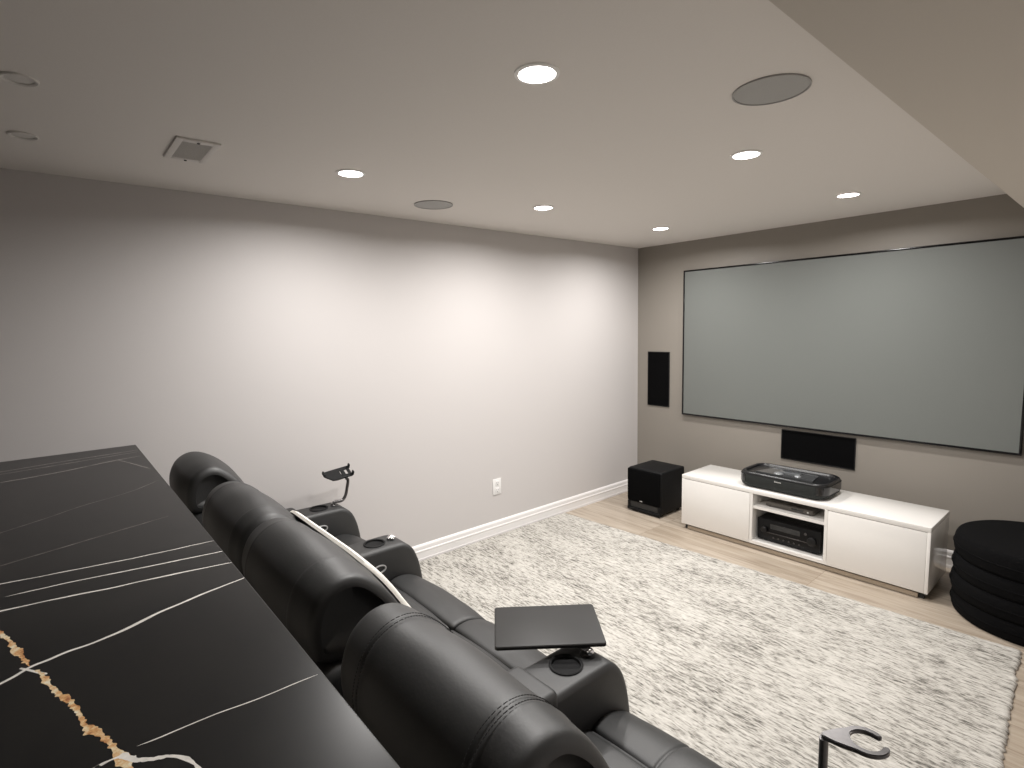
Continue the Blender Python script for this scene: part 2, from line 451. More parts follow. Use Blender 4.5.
# ------------------------------------------------------------------ projection screen
t = thing('projection_screen', (1.7145, -.03, 1.50), 'wide grey projection screen with thin black frame on taupe wall', 'screen')
x0, x1, z0, z1 = .531-1.7145, 2.898-1.7145, .834-1.5, 2.173-1.5
bw = .014
bm = bmesh.new()
for a, b in [((x0, z1-bw), (x1, z1)), ((x0, z0), (x1, z0+bw)), ((x0, z0+bw), (x0+bw, z1-bw)), ((x1-bw, z0+bw), (x1, z1-bw))]:
    bx2(bm, (a[0], -.004, a[1]), (b[0], .026, b[1]), .0022, 2)
finish('frame', bm, M['bezel'], t)
bm = bmesh.new()
bx2(bm, (x0+bw, .001, z0+bw), (x1-bw, .012, z1-bw))
uvl = bm.loops.layers.uv.new('UVMap')
for f in bm.faces:
    for lp in f.loops: lp[uvl].uv = ((lp.vert.co.x-x0)/(x1-x0), (lp.vert.co.z-z0)/(z1-z0))
finish('screen_fabric', bm, M['screen'], t, smooth=False)

# flush black speakers in the taupe wall
def grille_box(x0, x1, z0, z1, label):
    cx, cz = (x0+x1)/2, (z0+z1)/2
    t = thing('flush_black_speaker', (cx, 0, cz), label, 'speaker')
    a, b = (x1-x0)/2, (z1-z0)/2
    bm = bmesh.new()
    for p, q in [((-a, b-.006), (a, b)), ((-a, -b), (a, -b+.006)), ((-a, -b+.006), (-a+.006, b-.006)), ((a-.006, -b+.006), (a, b-.006))]:
        bx2(bm, (p[0], -.010, p[1]), (q[0], 0, q[1]), .001, 1)
    finish('frame', bm, M['blackplastic'], t)
    bm = bmesh.new(); bx2(bm, (-a+.006, -.0085, -b+.006), (a-.006, -.001, b-.006)); finish('grille', bm, M['grille'], t, smooth=False)
grille_box(.127, .375, .884, 1.419, 'upright black speaker grille set in the taupe wall left of the screen')
grille_box(1.444, 1.987, .565, .808, 'long low black speaker grille in the taupe wall below the screen')

# ------------------------------------------------------------------ power outlet
t = thing('power_outlet', (0, -1.868, .405), 'white power outlet low on the pale left wall', 'outlet')
bm = bmesh.new(); box(bm, (.003, 0, 0), (.006, .084, .130), .0025, 2); finish('cover_plate', bm, M['plate'], t)
for dz in (.029, -.029):
    bm = bmesh.new(); box(bm, (.0065, 0, dz), (.004, .036, .042), .0015, 2, 0)
    for dy in (-.008, .008): box(bm, (.0086, dy, dz+.004), (.0006, .0028, .011), 0, 1, 1)
    lathe(bm, [(0, .0084), (.003, .0084), (.003, .0089), (0, .0089)], c=(0, 0, dz-.012), n=12, mat=1, axis='x')
    finish('socket', bm, [M['plate'], M['slotdark']], t)

# ------------------------------------------------------------------ subwoofer
def make_sub():
    x0, x1, y0, y1, z1 = .346, .698, -.615, -.235, .402
    t = thing('subwoofer', ((x0+x1)/2, (y0+y1)/2, 0), 'black cube subwoofer on the floor in the room corner', 'subwoofer')
    cx, cy = (x0+x1)/2, (y0+y1)/2; a, b = (x1-x0)/2, (y1-y0)/2
    bm = bmesh.new(); bx2(bm, (-a, -b+.012, .022), (a, b, z1), .016, 4); finish('cabinet', bm, M['matteblack'], t)
    bm = bmesh.new(); bx2(bm, (-a+.003, -b-.008, .098), (a-.003, -b+.014, z1-.006), .012, 4); finish('grille', bm, M['grille'], t)
    bm = bmesh.new()
    bx2(bm, (-a+.002, -b-.006, .012), (a-.002, -b+.02, .040), .006, 3)
    bx2(bm, (-a+.002, -b-.002, .030), (-a+.03, -b+.02, .095), .006, 3); bx2(bm, (a-.03, -b-.002, .030), (a-.002, -b+.02, .095), .006, 3)
    finish('port_lip', bm, M['matteblack'], t)
    bm = bmesh.new(); bx2(bm, (-a+.03, -b+.006, .042), (a-.03, -b+.016, .092)); finish('port', bm, M['slotdark'], t)
    bm = bmesh.new()
    for k, (hh, dx) in enumerate([(.007, -.012), (.010, -.004), (.010, .004), (.007, .012)]): box(bm, (dx-.02, -b-.0085, .112), (.0045, .0015, hh), .0004, 1)
    finish('badge', bm, M['silver'], t)
    for sx in (-1, 1):
        for sy in (-1, 1):
            bm = bmesh.new(); lathe(bm, [(0, 0), (.018, 0), (.020, .024), (0, .024)], c=(sx*(a-.04), sy*(b-.05), 0), n=20); finish('foot', bm, M['blackplastic'], t)
make_sub()

# ------------------------------------------------------------------ media console
def make_console():
    x0, x1, y0, y1, z0, z1 = .937, 2.601, -.662, -.215, .043, .456
    t = thing('media_console', ((x0+x1)/2, (y0+y1)/2, 0), 'long low white media console under the screen with open middle bay', 'media console')
    ox, oy = (x0+x1)/2, (y0+y1)/2
    X = lambda x: x-ox
    Y = lambda y: y-oy
    D0, D1 = 1.508, 2.040        # inner edges of the doors
    bm = bmesh.new(); bx2(bm, (X(x0), Y(y0), z1-.030), (X(x1), Y(y1), z1), .0015, 2); finish('top_panel', bm, M['lacquer'], t)
    for a, b in ((x0, x0+.019), (x1-.019, x1)):
        bm = bmesh.new(); bx2(bm, (X(a), Y(y0+.0), z0), (X(b), Y(y1), z1-.0305), .0012, 2); finish('side_panel', bm, M['lacquer'], t)
    bm = bmesh.new(); bx2(bm, (X(x0+.02), Y(y0+.002), z0), (X(x1-.02), Y(y1), z0+.026), .001, 1); finish('bottom_panel', bm, M['lacquer'], t)
    for a, b in ((x0+.02, D0), (D1, x1-.02)):
        bm = bmesh.new(); bx2(bm, (X(a), Y(y1-.012), z0+.027), (X(b), Y(y1), z1-.031)); finish('back_panel', bm, M['lacquer_in'], t)
    for a in (D0, D1-.020):
        bm = bmesh.new(); bx2(bm, (X(a), Y(y0+.001), z0+.0265), (X(a+.020), Y(y1-.0125), z1-.0305), .001, 1); finish('divider', bm, M['lacquer'], t)
    bm = bmesh.new(); bx2(bm, (X(D0+.0205), Y(y0+.012), .312), (X(D1-.0205), Y(y1-.013), .334), .001, 1); finish('shelf', bm, M['lacquer'], t)
    for a, b in ((x0+.0195, D0-.002), (D1+.002, x1-.0195)):
        bm = bmesh.new(); bx2(bm, (X(a), Y(y0-.001), z0+.002), (X(b), Y(y0+.017), z1-.034), .0015, 2); finish('door', bm, M['lacquer'], t)
    bm = bmesh.new()
    bx2(bm, (X(x0+.05), Y(y0+.012), .004), (X(x1-.05), Y(y0+.030), z0-.0105), .001, 1)
    bx2(bm, (X(x0+.05), Y(y1-.05), .004), (X(x1-.05), Y(y1-.032), z0-.0105), .001, 1)
    finish('base_rail', bm, M['rail'], t)
    for a in (x0+.035, x1-.035):
        for c in (y0+.04, y1-.05):
            bm = bmesh.new(); bx2(bm, (X(a)-.014, Y(c)-.014, 0), (X(a)+.014, Y(c)+.014, z0-.0005), .002, 1); finish('foot', bm, M['slotdark'], t)
make_console()

# slim tuner box on the shelf
t = thing('set_top_box', (1.762, -.50, .3345), 'slim grey set top box on the upper shelf of the console', 'set-top box')
bm = bmesh.new(); bx2(bm, (-.163, -.10, .006), (.163, .12, .040), .003, 2); finish('case', bm, M['boxmetal'], t)
bm = bmesh.new(); bx2(bm, (-.155, -.103, .009), (.155, -.099, .037), .001, 1); finish('front_panel', bm, M['boxmetal'], t)
bm = bmesh.new(); bx2(bm, (.02, -.1045, .016), (.10, -.1025, .030), .0005, 1); finish('display_window', bm, M['glossblack'], t)
bm = bmesh.new(); lathe(bm, [(0, -.108), (.006, -.108), (.006, -.102), (0, -.102)], c=(.132, 0, .023), n=16, axis='y'); finish('button', bm, M['silver'], t)
for sx in (-1, 1):
    for sy in (-.08, .10):
        bm = bmesh.new(); lathe(bm, [(0, 0), (.008, 0), (.008, .006), (0, .006)], c=(sx*.14, sy, 0), n=14); finish('foot', bm, M['slotdark'], t)

# AV receiver in the lower bay
def make_receiver():
    t = thing('audio_receiver', (1.766, -.46, .0695), 'black audio video receiver with knobs in the lower bay of the console', 'receiver')
    a = .218
    bm = bmesh.new(); bx2(bm, (-a, -.135, .014), (a, .20, .168), .004, 2)
    for i in range(18):
        x = -a+.04+i*.0205; bx2(bm, (x, -.08, .168), (x+.010, .15, .1695), 0, 1)
    finish('case', bm, M['blackplastic'], t)
    bm = bmesh.new(); bx2(bm, (-a-.002, -.150, .012), (a+.002, -.134, .170), .004, 2); finish('front_panel', bm, M['receiverface'], t)
    bm = bmesh.new(); bx2(bm, (-.125, -.1525, .104), (.085, -.1495, .142), .001, 1); finish('display_window', bm, M['glossblack'], t)
    bm = bmesh.new(); bx2(bm, (-.15, -.1535, .070), (.14, -.1495, .076), .001, 1); finish('trim_strip', bm, M['dullmetal'], t)
    for (x, z, r) in ((.165, .092, .030), (-.165, .092, .022)):
        bm = bmesh.new(); lathe(bm, [(0, -.174), (r*.8, -.174), (r, -.170), (r, -.150), (r*1.12, -.1495), (0, -.1495)], c=(x, 0, z), n=32, axis='y'); finish('knob', bm, M['blackplastic'], t)
    for k in range(6):
        bm = bmesh.new(); lathe(bm, [(0, -.155), (.006, -.155), (.006, -.1495), (0, -.1495)], c=(-.10+k*.036, 0, .042), n=14, axis='y'); finish('button', bm, M['dullmetal'], t)
    bm = bmesh.new(); lathe(bm, [(0, -.156), (.009, -.156), (.009, -.1495), (0, -.1495)], c=(.12, 0, .132), n=16, axis='y'); finish('power_button', bm, M['dullmetal'], t)
    for sx in (-1, 1):
        for sy in (-.11, .16):
            bm = bmesh.new(); lathe(bm, [(0, 0), (.02, 0), (.02, .014), (0, .014)], c=(sx*.17, sy, 0), n=18); finish('foot', bm, M['slotdark'], t)
make_receiver()

# ------------------------------------------------------------------ short throw projector
def rrect(a, b, r, n=10):
    pts = []
    for cx, cy, s in ((a-r, b-r, 0), (-a+r, b-r, 1), (-a+r, -b+r, 2), (a-r, -b+r, 3)):
        for k in range(n+1):
            t = (s+k/n)*PI/2; pts.append((cx+r*math.cos(t), cy+r*math.sin(t)))
    return pts
def stack(bm, levels, mat=0, cap=True):
    """levels: (a, b, r, z, dx, dy) rounded rectangles stacked up"""
    rings = []
    for (a, b, r, z, dx, dy) in levels: rings.append([bm.verts.new((x+dx, y+dy, z)) for x, y in rrect(a, b, r)])
    n = len(rings[0])
    for k in range(len(rings)-1):
        for i in range(n): bm.faces.new((rings[k][i], rings[k][(i+1) % n], rings[k+1][(i+1) % n], rings[k+1][i])).material_index = mat
    if cap: bm.faces.new(rings[0]).material_index = mat; bm.faces.new(rings[-1]).material_index = mat
    return rings
def make_projector():
    t = thing('laser_projector', (1.698, -.447, .456), 'black short throw laser projector on top of the white console', 'projector')
    a, b = .308, .184
    bm = bmesh.new()
    stack(bm, [(a-.022, b-.020, .075, .009, 0, 0), (a-.006, b-.006, .085, .018, 0, 0), (a, b, .09, .036, 0, 0), (a+.002, b+.001, .09, .075, 0, 0), (a-.002, b-.002, .09, .098, 0, 0)])
    finish('body', bm, M['projcloth'], t, angle=60)
    bm = bmesh.new()                                   # glossy rim with a sunken top
    stack(bm, [(a-.002, b-.002, .09, .0985, 0, 0), (a-.003, b-.003, .09, .110, 0, 0), (a-.010, b-.010, .085, .118, 0, 0), (a-.026, b-.026, .072, .118, 0, 0), (a-.032, b-.030, .068, .112, 0, 0), (a-.036, b-.034, .066, .104, 0, 0)])
    finish('top_rim', bm, M['rimblack'], t, angle=50)
    bm = bmesh.new()                                   # sloped well towards the wall
    v = [(-.20, -.105, .1165), (.20, -.105, .1165), (.165, .095, .1065), (-.165, .095, .1065)]
    w_ = [bm.verts.new(p) for p in v]; l_ = [bm.verts.new((p[0], p[1], .105)) for p in v]
    bm.faces.new(w_); bm.faces.new(l_[::-1])
    for i in range(4): bm.faces.new((w_[i], l_[i], l_[(i+1) % 4], w_[(i+1) % 4]))
    finish('lens_well', bm, M['projtop'], t, smooth=False)
    bm = bmesh.new(); bx2(bm, (-.075, -.02, .109), (.075, .055, .1195), .004, 2); finish('lens_window', bm, M['laserglass'], t)
    for lx, ly, lr in ((-.055, -.060, .034), (.075, -.045, .024)):   # bulging domes added to catch bright lamp glints
        bm = bmesh.new(); lathe(bm, [(lr*math.sin(q*PI/16)*1.0+1e-5, .112+.012*math.cos(q*PI/16)) for q in range(9)], c=(lx, ly, 0), n=28); finish('glint_dome', bm, M['glintdome'], t)
    for sx in (-1, 1):                                 # gloss end caps
        bm = bmesh.new()
        pts = [p for p in rrect(a+.0035, b+.0025, .09) if p[0]*sx > a-.062]
        pts.sort(key=lambda p: p[1])
        lo = [bm.verts.new((x, y, .040)) for x, y in pts]; hi = [bm.verts.new((x, y, .097)) for x, y in pts]
        li = [bm.verts.new((x*.985, y*.975, .040)) for x, y in pts]; hj = [bm.verts.new((x*.985, y*.975, .097)) for x, y in pts]
        for i in range(len(pts)-1):
            bm.faces.new((lo[i], lo[i+1], hi[i+1], hi[i])); bm.faces.new((li[i], hj[i], hj[i+1], li[i+1]))
            bm.faces.new((hi[i], hi[i+1], hj[i+1], hj[i])); bm.faces.new((lo[i], li[i], li[i+1], lo[i+1]))
        for k in (0, -1): bm.faces.new((lo[k], hi[k], hj[k], li[k]))
        finish('end_cap', bm, M['glossblack'], t, angle=50)
    bm = bmesh.new()                                   # small slanted wordmark on the front
    xx = -.028
    for wd, hh in ((.007, .011), (.003, .008), (.006, .008), (.006, .008), (.006, .008), (.007, .008)):
        box(bm, (xx+wd/2, -b-.0022, .082+(hh-.008)/2), (wd, .0016, hh), .0004, 1); xx += wd+.0022
    finish('badge', bm, M['silver'], t)
    bm = bmesh.new(); stack(bm, [(a-.05, b-.035, .06, .004, 0, 0), (a-.035, b-.028, .07, .0095, 0, 0)]); finish('base', bm, M['blackplastic'], t)
    for sx in (-1, 1):
        for sy in (-1, 1):
            bm = bmesh.new(); lathe(bm, [(0, 0), (.014, 0), (.014, .0045), (0, .0045)], c=(sx*.20, sy*.09, 0), n=18); finish('foot', bm, M['slotdark'], t)
make_projector()

# ------------------------------------------------------------------ stacked floor cushions
def make_pouf(seed, h, r):
    bm = bmesh.new()
    prof = []
    n = 22
    for k in range(n+1):
        a = -PI/2+PI*k/n
        prof.append(((r-h*.22)+h*.22*abs(math.cos(a))**.7, h/2+h/2*math.sin(a)*(1 if abs(math.sin(a)) < .97 else 1)))
    prof = [(0.0001, 0.006), (r*.55, .003)]+prof+[(r*.55, h-.0005), (0.0001, h-.004)]
    rings = []
    for (q, z) in prof:
        ring = []
        for i in range(72):
            a = 2*PI*i/72
            p = Vector((q*math.cos(a), q*math.sin(a), z))
            d = noise.noise(Vector((math.cos(a)*2.2, math.sin(a)*2.2, seed*3.7+z*4)))
            f = q/r
            p.x *= 1+.012*d*f; p.y *= 1+.012*d*f
            ring.append(bm.verts.new(p))
        rings.append(ring)
    for k in range(len(rings)-1):
        for i in range(72): bm.faces.new((rings[k][i], rings[k][(i+1) % 72], rings[k+1][(i+1) % 72], rings[k+1][i]))
    bm.faces.new(rings[0]); bm.faces.new(rings[-1])
    o = finish('floor_cushion', bm, M['pouf'], angle=80)
    bm = bmesh.new()                                    # welt around the middle
    pts = [(r*1.003*math.cos(2*PI*i/72), r*1.003*math.sin(2*PI*i/72), h*.5) for i in range(73)]
    tube(bm, pts, .004, 8)
    finish('welt', bm, M['pouf'], o)
    return o
zz = 0.0
names = ['bottom', 'second from the bottom', 'second from the top', 'top']
specs = [(.112, .376), (.110, .380), (.108, .378), (.128, .378)]
offs = [(3.062, -.500), (3.060, -.505), (3.062, -.502), (3.064, -.500)]
labs = ['round black floor cushion lying on the oak floor, lowest of the stack', 'round black floor cushion just above the lowest of the stack',
        'round black floor cushion right under the topmost of the stack', 'round black floor cushion on top of the stack beside the console']
for i in range(4):
    o = make_pouf(i+1, *specs[i]); o.location = (offs[i][0], offs[i][1], zz+.0005); zz += specs[i][0]+.0005
    tag(o, labs[i], 'floor cushion', 'stacked black floor cushions')

# ------------------------------------------------------------------ sofa
AT = .655                               # arm top
ARMS = [.272, .984, 2.270, 2.966]
AW = .172
SEATS = [(.360, .896), (1.072, 1.621), (1.625, 2.175), (2.351, 2.888)]
sofa = thing('recliner_sofa', (1.62, -3.6, 0), 'black leather home theatre recliner sofa with cup holder arms', 'sofa')

HEAD = spline([(-4.140, .935), (-4.156, .975), (-4.154, 1.030), (-4.128, 1.088), (-4.080, 1.118), (-4.025, 1.113), (-3.968, 1.066), (-3.922, 1.000), (-3.898, .950), (-3.915, .925), (-3.970, .915), (-4.060, .915)], 5)
BACK = spline([(-4.035, .10), (-4.085, .32), (-4.120, .56), (-4.146, .79), (-4.150, .880), (-4.120, .922), (-4.010, .928), (-3.925, .912), (-3.884, .860), (-3.862, .770), (-3.842, .660), (-3.834, .570), (-3.852, .480), (-3.900, .40), (-3.925, .22), (-3.950, .10)], 5)
SEAT = spline([(-3.895, .26), (-3.90, .40), (-3.885, .480), (-3.82, .503), (-3.70, .508), (-3.56, .508), (-3.455, .506), (-3.419, .496), (-3.409, .470), (-3.410, .26)], 5)
FOOT = spline([(-3.405, .14), (-3.404, .40), (-3.402, .472), (-3.391, .497), (-3.340, .506), (-3.285, .494), (-3.232, .464), (-3.203, .420), (-3.192, .340), (-3.194, .22), (-3.215, .12), (-3.32, .10)], 5)
ARM = spline([(-3.93, .08), (-3.955, .35), (-3.95, .57), (-3.925, .635), (-3.86, .655), (-3.70, .656), (-3.50, .656), (-3.36, .656), (-3.300, .650), (-3.252, .612), (-3.222, .550), (-3.204, .470), (-3.195, .380), (-3.192, .25), (-3.198, .12), (-3.24, .06), (-3.6, .05)], 5)

def ends(x0, x1, mid=(), big=.034, bulge=-.006, rl=1.):
    """sections of an upholstered pad with soft rounded ends; mid: list of (x, groove depth)"""
    l = [(x0+.000, big), (x0+.004*rl, big*.62), (x0+.011*rl, big*.30), (x0+.022*rl, big*.10), (x0+.038*rl, 0)]
    r = [(x1-(x-x0), d) for x, d in reversed(l)]
    xs = []
    n = 16
    for i in range(1, n):
        x = x0+.045+(x1-x0-.09)*i/n
        t = math.sin(PI*i/n)**.6; xs.append((x, bulge*t))
    for gx, gd in mid:
        xs = [s for s in xs if abs(s[0]-gx) > .014]
        t = math.sin(PI*max(0, min(1, (gx-x0)/(x1-x0))))**.6
        xs += [(gx-.010, bulge*t), (gx-.004, bulge*t+gd*.5), (gx, bulge*t+gd), (gx+.004, bulge*t+gd*.5), (gx+.010, bulge*t)]
    xs.sort()
    return l+xs+r
def stitches(poly, x, off, i0, i1, parent, lift=.0044):
    """row of short stitches following the pad's profile"""
    bm = bmesh.new()
    q = inset_poly(poly, -lift-.004)
    pts = [Vector((x+off, y, z)) for y, z in q]
    path = [pts[k % len(pts)] for k in range(i0, i1)]
    acc = 0; d = 0.
    for a, b in zip(path, path[1:]):
        L = (b-a).length; m = max(1, int(L/.006))
        for k in range(m):
            p0 = a.lerp(b, (k+.1)/m); p1 = a.lerp(b, (k+.75)/m)
            tube(bm, [p0, p1], .0009, 5)
    return finish('stitching', bm, M['stitch'], parent)
def cutter_apply(o, cut_bm):
    me = bpy.data.meshes.new('cut'); cut_bm.to_mesh(me); cut_bm.free()
    c = bpy.data.objects.new('cut', me); COL.objects.link(c); c.parent = o.parent
    md = o.modifiers.new('hole', 'BOOLEAN'); md.operation = 'DIFFERENCE'; md.object = c; md.solver = 'EXACT'
    bpy.context.view_layer.update()
    dg = bpy.context.evaluated_depsgraph_get()
    new = bpy.data.meshes.new_from_object(o.evaluated_get(dg))
    o.modifiers.clear(); old = o.data; o.data = new
    bpy.data.meshes.remove(old)
    bpy.data.objects.remove(c); bpy.data.meshes.remove(me)

HEADX = [(.352, .800), (1.064, 1.612), (1.628, 2.192), (2.345, 2.868)]
BACKX = [(.345, .925), (1.045, 1.622), (1.624, 2.210), (2.312, 2.905)]
for k, (x0, x1) in enumerate(SEATS):
    gs = [(x0+s if s > 0 else x1+s) for s in (.098, -.108)] if k else []
    bx0, bx1 = BACKX[k]
    bm = bmesh.new(); loft(bm, BACK, ends(bx0, bx1, (), .03), 0, .004, k*5.1); finish('backrest', bm, M['leather'], sofa, angle=70)
    h0, h1 = HEADX[k]
    bm = bmesh.new(); loft(bm, HEAD, ends(h0, h1, [(g, .0018 if k == 3 else .0007) for g in gs], (.024, .022, .018, .020)[k], (-.017, -.013, -.013, -.008)[k], (.8, .9, .6, .7)[k]), .026, .0035, k*3.3+1); hd = finish('headrest', bm, M['leather'], sofa, angle=70)
    for g in gs if k == 3 else ():
        for off in (-.007, .007): stitches(HEAD, g, off, 2, 42, hd)
    bm = bmesh.new(); loft(bm, SEAT, ends(x0, x1, (), .014, -.009, .6), 0, .003, k*2.7+2); finish('seat_cushion', bm, M['leather'], sofa, angle=70)
    mid = [((x0+x1)/2-.04, .004)] if k == 3 else ()
    bm = bmesh.new(); loft(bm, FOOT, ends(x0, x1, mid, .014, -.009, .6), 0, .003, k*1.9+3); finish('footrest', bm, M['leather'], sofa, angle=70)

def arm_secs(xc, w):
    x0, x1 = xc-w/2, xc+w/2
    return [(x0, .022), (x0+.003, .012), (x0+.009, .004), (x0+.020, 0), (xc-.03, 0), (xc, 0), (xc+.03, 0), (x1-.020, 0), (x1-.009, .004), (x1-.003, .012), (x1, .022)]
CUPY = -3.418; SOCK = -3.330
for k, xc in enumerate(ARMS):
    bm = bmesh.new(); loft(bm, ARM, arm_secs(xc, AW)); arm = finish('armrest', bm, M['leather'], sofa, angle=45)
    cb = bmesh.new(); lathe(cb, [(.0455, .53), (.0455, .70)], c=(xc, CUPY, 0), n=48); bmesh.ops.recalc_face_normals(cb, faces=cb.faces[:])
    cutter_apply(arm, cb)
    bm = bmesh.new()
    lathe(bm, [(.0445, .652), (.052, .6565), (.053, .6595), (.050, .6615), (.045, .660), (.0425, .650), (.041, .555), (.036, .544), (0.0001, .543), (0.0001, .538), (.037, .538), (.0445, .55)], c=(xc, CUPY, 0), n=48, close=False)
    finish('cup_holder', bm, M['matteblack'], arm)
    bm = bmesh.new(); lathe(bm, [(.0075, .655), (.017, .655), (.017, .6585), (.015, .6605), (.0085, .6605), (.0075, .657)], c=(xc, SOCK, 0), n=28, close=True); finish('accessory_socket', bm, M['dullmetal'], arm)
    # padded rear part of the arm
    bm = bmesh.new(); bx2(bm, (xc-AW/2-.004, -3.870, .600), (xc+AW/2+.006, -3.532, .678), .026, 5); finish('arm_pad', bm, M['leather'], arm, angle=60)
    # oval recline control on the seat-facing side(s)
    sides = {0: (1,), 1: (1,), 2: (-1,), 3: (-1,)}[k]
    for s in sides:
        bm = bmesh.new(); xs = xc+s*(AW/2+.0002)
        ring = [(xs+s*.001, -3.437+.030*math.cos(2*PI*i/28), .562+.017*math.sin(2*PI*i/28)) for i in range(29)]
        tube(bm, ring, .0042, 8)
        finish('recline_lever_ring', bm, M['silver'], arm)
# chrome clover cap on the second arm
bm = bmesh.new()
for a in range(4):
    lathe(bm, [(0, .6605), (.010, .6605), (.0105, .666), (.007, .670), (0, .671)], c=(ARMS[1]+.0115*math.cos(a*PI/2), SOCK+.0115*math.sin(a*PI/2), 0), n=20)
lathe(bm, [(0, .6605), (.010, .6605), (.010, .670), (.005, .674), (0, .675)], c=(ARMS[1], SOCK, 0), n=20)
cap = finish('chrome_cap', bm, M['chrome'], sofa); cap['label'] = 'bright chrome clover-shaped cap on the arm'
# base frame with feet
bm = bmesh.new(); bx2(bm, (.20, -3.92, .04), (3.045, -3.45, .12), .004, 1); finish('base_frame', bm, M['blackplastic'], sofa)
for x in (.25, .98, 1.62, 2.27, 2.99):
    for y in (-3.86, -3.50):
        bm = bmesh.new(); lathe(bm, [(0, 0), (.022, 0), (.026, .045), (0, .045)], c=(x, y, 0), n=18); finish('foot', bm, M['blackplastic'], sofa)
rehome(sofa)

# cream throw hanging down the front of the middle two backs
def make_throw():
    bm = bmesh.new()
    X0, X1 = 1.30, 2.170
    path = spline([(-3.958, 1.083), (-3.928, 1.048), (-3.901, 1.006), (-3.880, .962), (-3.868, .915), (-3.858, .850), (-3.830, .770), (-3.807, .690), (-3.798, .610), (-3.797, .536)], 8, False)
    ln = [0.]
    for a, b in zip(path, path[1:]): ln.append(ln[-1]+math.hypot(b[0]-a[0], b[1]-a[1]))
    def at(t):
        for i in range(len(ln)-1):
            if t <= ln[i+1]:
                k = (t-ln[i])/(ln[i+1]-ln[i]); return tuple(path[i][j]*(1-k)+path[i+1][j]*k for j in (0, 1))
        return path[-1]
    nx, m = 60, 40; f = []; bk = []
    for i in range(nx+1):
        u = i/nx; x = X0+(X1-X0)*u
        # rounded upper corners: the hem slides down the front near both ends
        t0 = .004*noise.noise(Vector((x*8, 0, 5)))+.006+.155*max(0, (u-.84)/.16)**1.7+.085*max(0, (.28-u)/.28)**1.4
        rowf, rowb = [], []
        for k in range(m+1):
            t = t0+(ln[-1]-t0)*k/m
            y, z = at(t)
            if u > .72 and z > .93: y -= .0105*((u-.72)/.28)**1.4*min(1, (z-.93)/.05)
            y2, z2 = at(min(ln[-1], t+.01)); y1, z1 = at(max(0, t-.01))
            dy, dz = y2-y1, z2-z1; l = math.hypot(dy, dz); ny, nz = -dz/l, dy/l
            wv = .003*abs(noise.noise(Vector((x*11, z*3, 0))))*min(1, k/8)
            th = .0095 if k > 0 else .005
            rowf.append(bm.verts.new((x, y+ny*(th+wv), z+nz*(th+wv)))); rowb.append(bm.verts.new((x, y-ny*(.004-wv), z-nz*(.004-wv))))
        f.append(rowf); bk.append(rowb)
    m += 1
    for i in range(nx):
        for k in range(m-1):
            bm.faces.new((f[i][k], f[i+1][k], f[i+1][k+1], f[i][k+1])); bm.faces.new((bk[i][k], bk[i][k+1], bk[i+1][k+1], bk[i+1][k]))
        bm.faces.new((f[i][0], bk[i][0], bk[i+1][0], f[i+1][0])); bm.faces.new((f[i][-1], f[i+1][-1], bk[i+1][-1], bk[i][-1]))
    for k in range(m-1):
        bm.faces.new((f[0][k], f[0][k+1], bk[0][k+1], bk[0][k])); bm.faces.new((f[nx][k], bk[nx][k], bk[nx][k+1], f[nx][k+1]))
    o = finish('throw_blanket', bm, M['throw'], angle=70)
    return tag(o, 'cream throw blanket hanging over the front of the two middle seat backs', 'blanket')
make_throw()

# ------------------------------------------------------------------ arm accessories
# swivel tray on the third arm
t = thing('swivel_tray', (ARMS[2], SOCK, AT), 'flat black swivel tray table on the middle armrest', 'tray')
tc = Vector((2.119, -3.351, .700))-Vector((ARMS[2], SOCK, AT))
ang = math.radians(51.5)
bm = bmesh.new()
rings = []
for inset, z in ((.004, -.014), (0, -.011), (0, -.003), (.0025, -.0005), (.006, 0)):
    rings.append([bm.verts.new(tc+Matrix.Rotation(ang, 3, 'Z') @ Vector((x, y, z))) for x, y in rrect(.176-inset, .123-inset, .010-min(inset, .005), 5)])
n = len(rings[0])
for k in range(len(rings)-1):
    for i in range(n): bm.faces.new((rings[k][i], rings[k][(i+1) % n], rings[k+1][(i+1) % n], rings[k+1][i]))
bm.faces.new(rings[0]); bm.faces.new(rings[-1])
finish('tray_top', bm, M['tray'], t, angle=35)
bm = bmesh.new(); lathe(bm, [(0, .006), (.0105, .006), (.0105, .026), (0, .026)], n=20); box(bm, (-.07, -.01, .0282), (.18, .03, .005), .001, 1); finish('support_arm', bm, M['dullmetal'], t)
bm = bmesh.new()
prof = [(0.0001, 0)]+[(.0125*math.sin(PI*k/12), .0125-.0125*math.cos(PI*k/12)) for k in range(1, 12)]+[(0.0001, .025)]
lathe(bm, prof, c=(.022, -.002, .0065), n=24); k_ = finish('knob', bm, M['chrome'], t); k_['label'] = 'polished chrome knob'

# phone holder at the wall end
t = thing('phone_holder', (ARMS[0], SOCK, AT), 'dark phone holder on a curved post standing on the armrest by the wall', 'phone holder')
ox, oy, oz = ARMS[0], SOCK, AT
P = lambda x, y, z: (x-ox, y-oy, z-oz)
bm = bmesh.new()
tube(bm, spline([P(.272, -3.330, .672), P(.272, -3.312, .674), P(.272, -3.275, .674), P(.272, -3.252, .700), P(.272, -3.240, .745), P(.272, -3.232, .790), P(.272, -3.245, .806)], 5, False), .009, 12)
finish('post', bm, M['dullmetal'], t)
bm = bmesh.new(); lathe(bm, [(0, .0064), (.013, .0064), (.013, .012), (0, .014)], n=20); finish('socket_plug', bm, M['dullmetal'], t)
bm = bmesh.new()
rot = Matrix.Rotation(math.radians(6), 4, 'X') @ Matrix.Rotation(math.radians(34), 4, 'Y')
cc = Vector(P(.272, -3.29, .838))
bx = lambda c, s, b: box(bm, cc+(rot @ Vector(c)), s, b, 2, 0, rot)
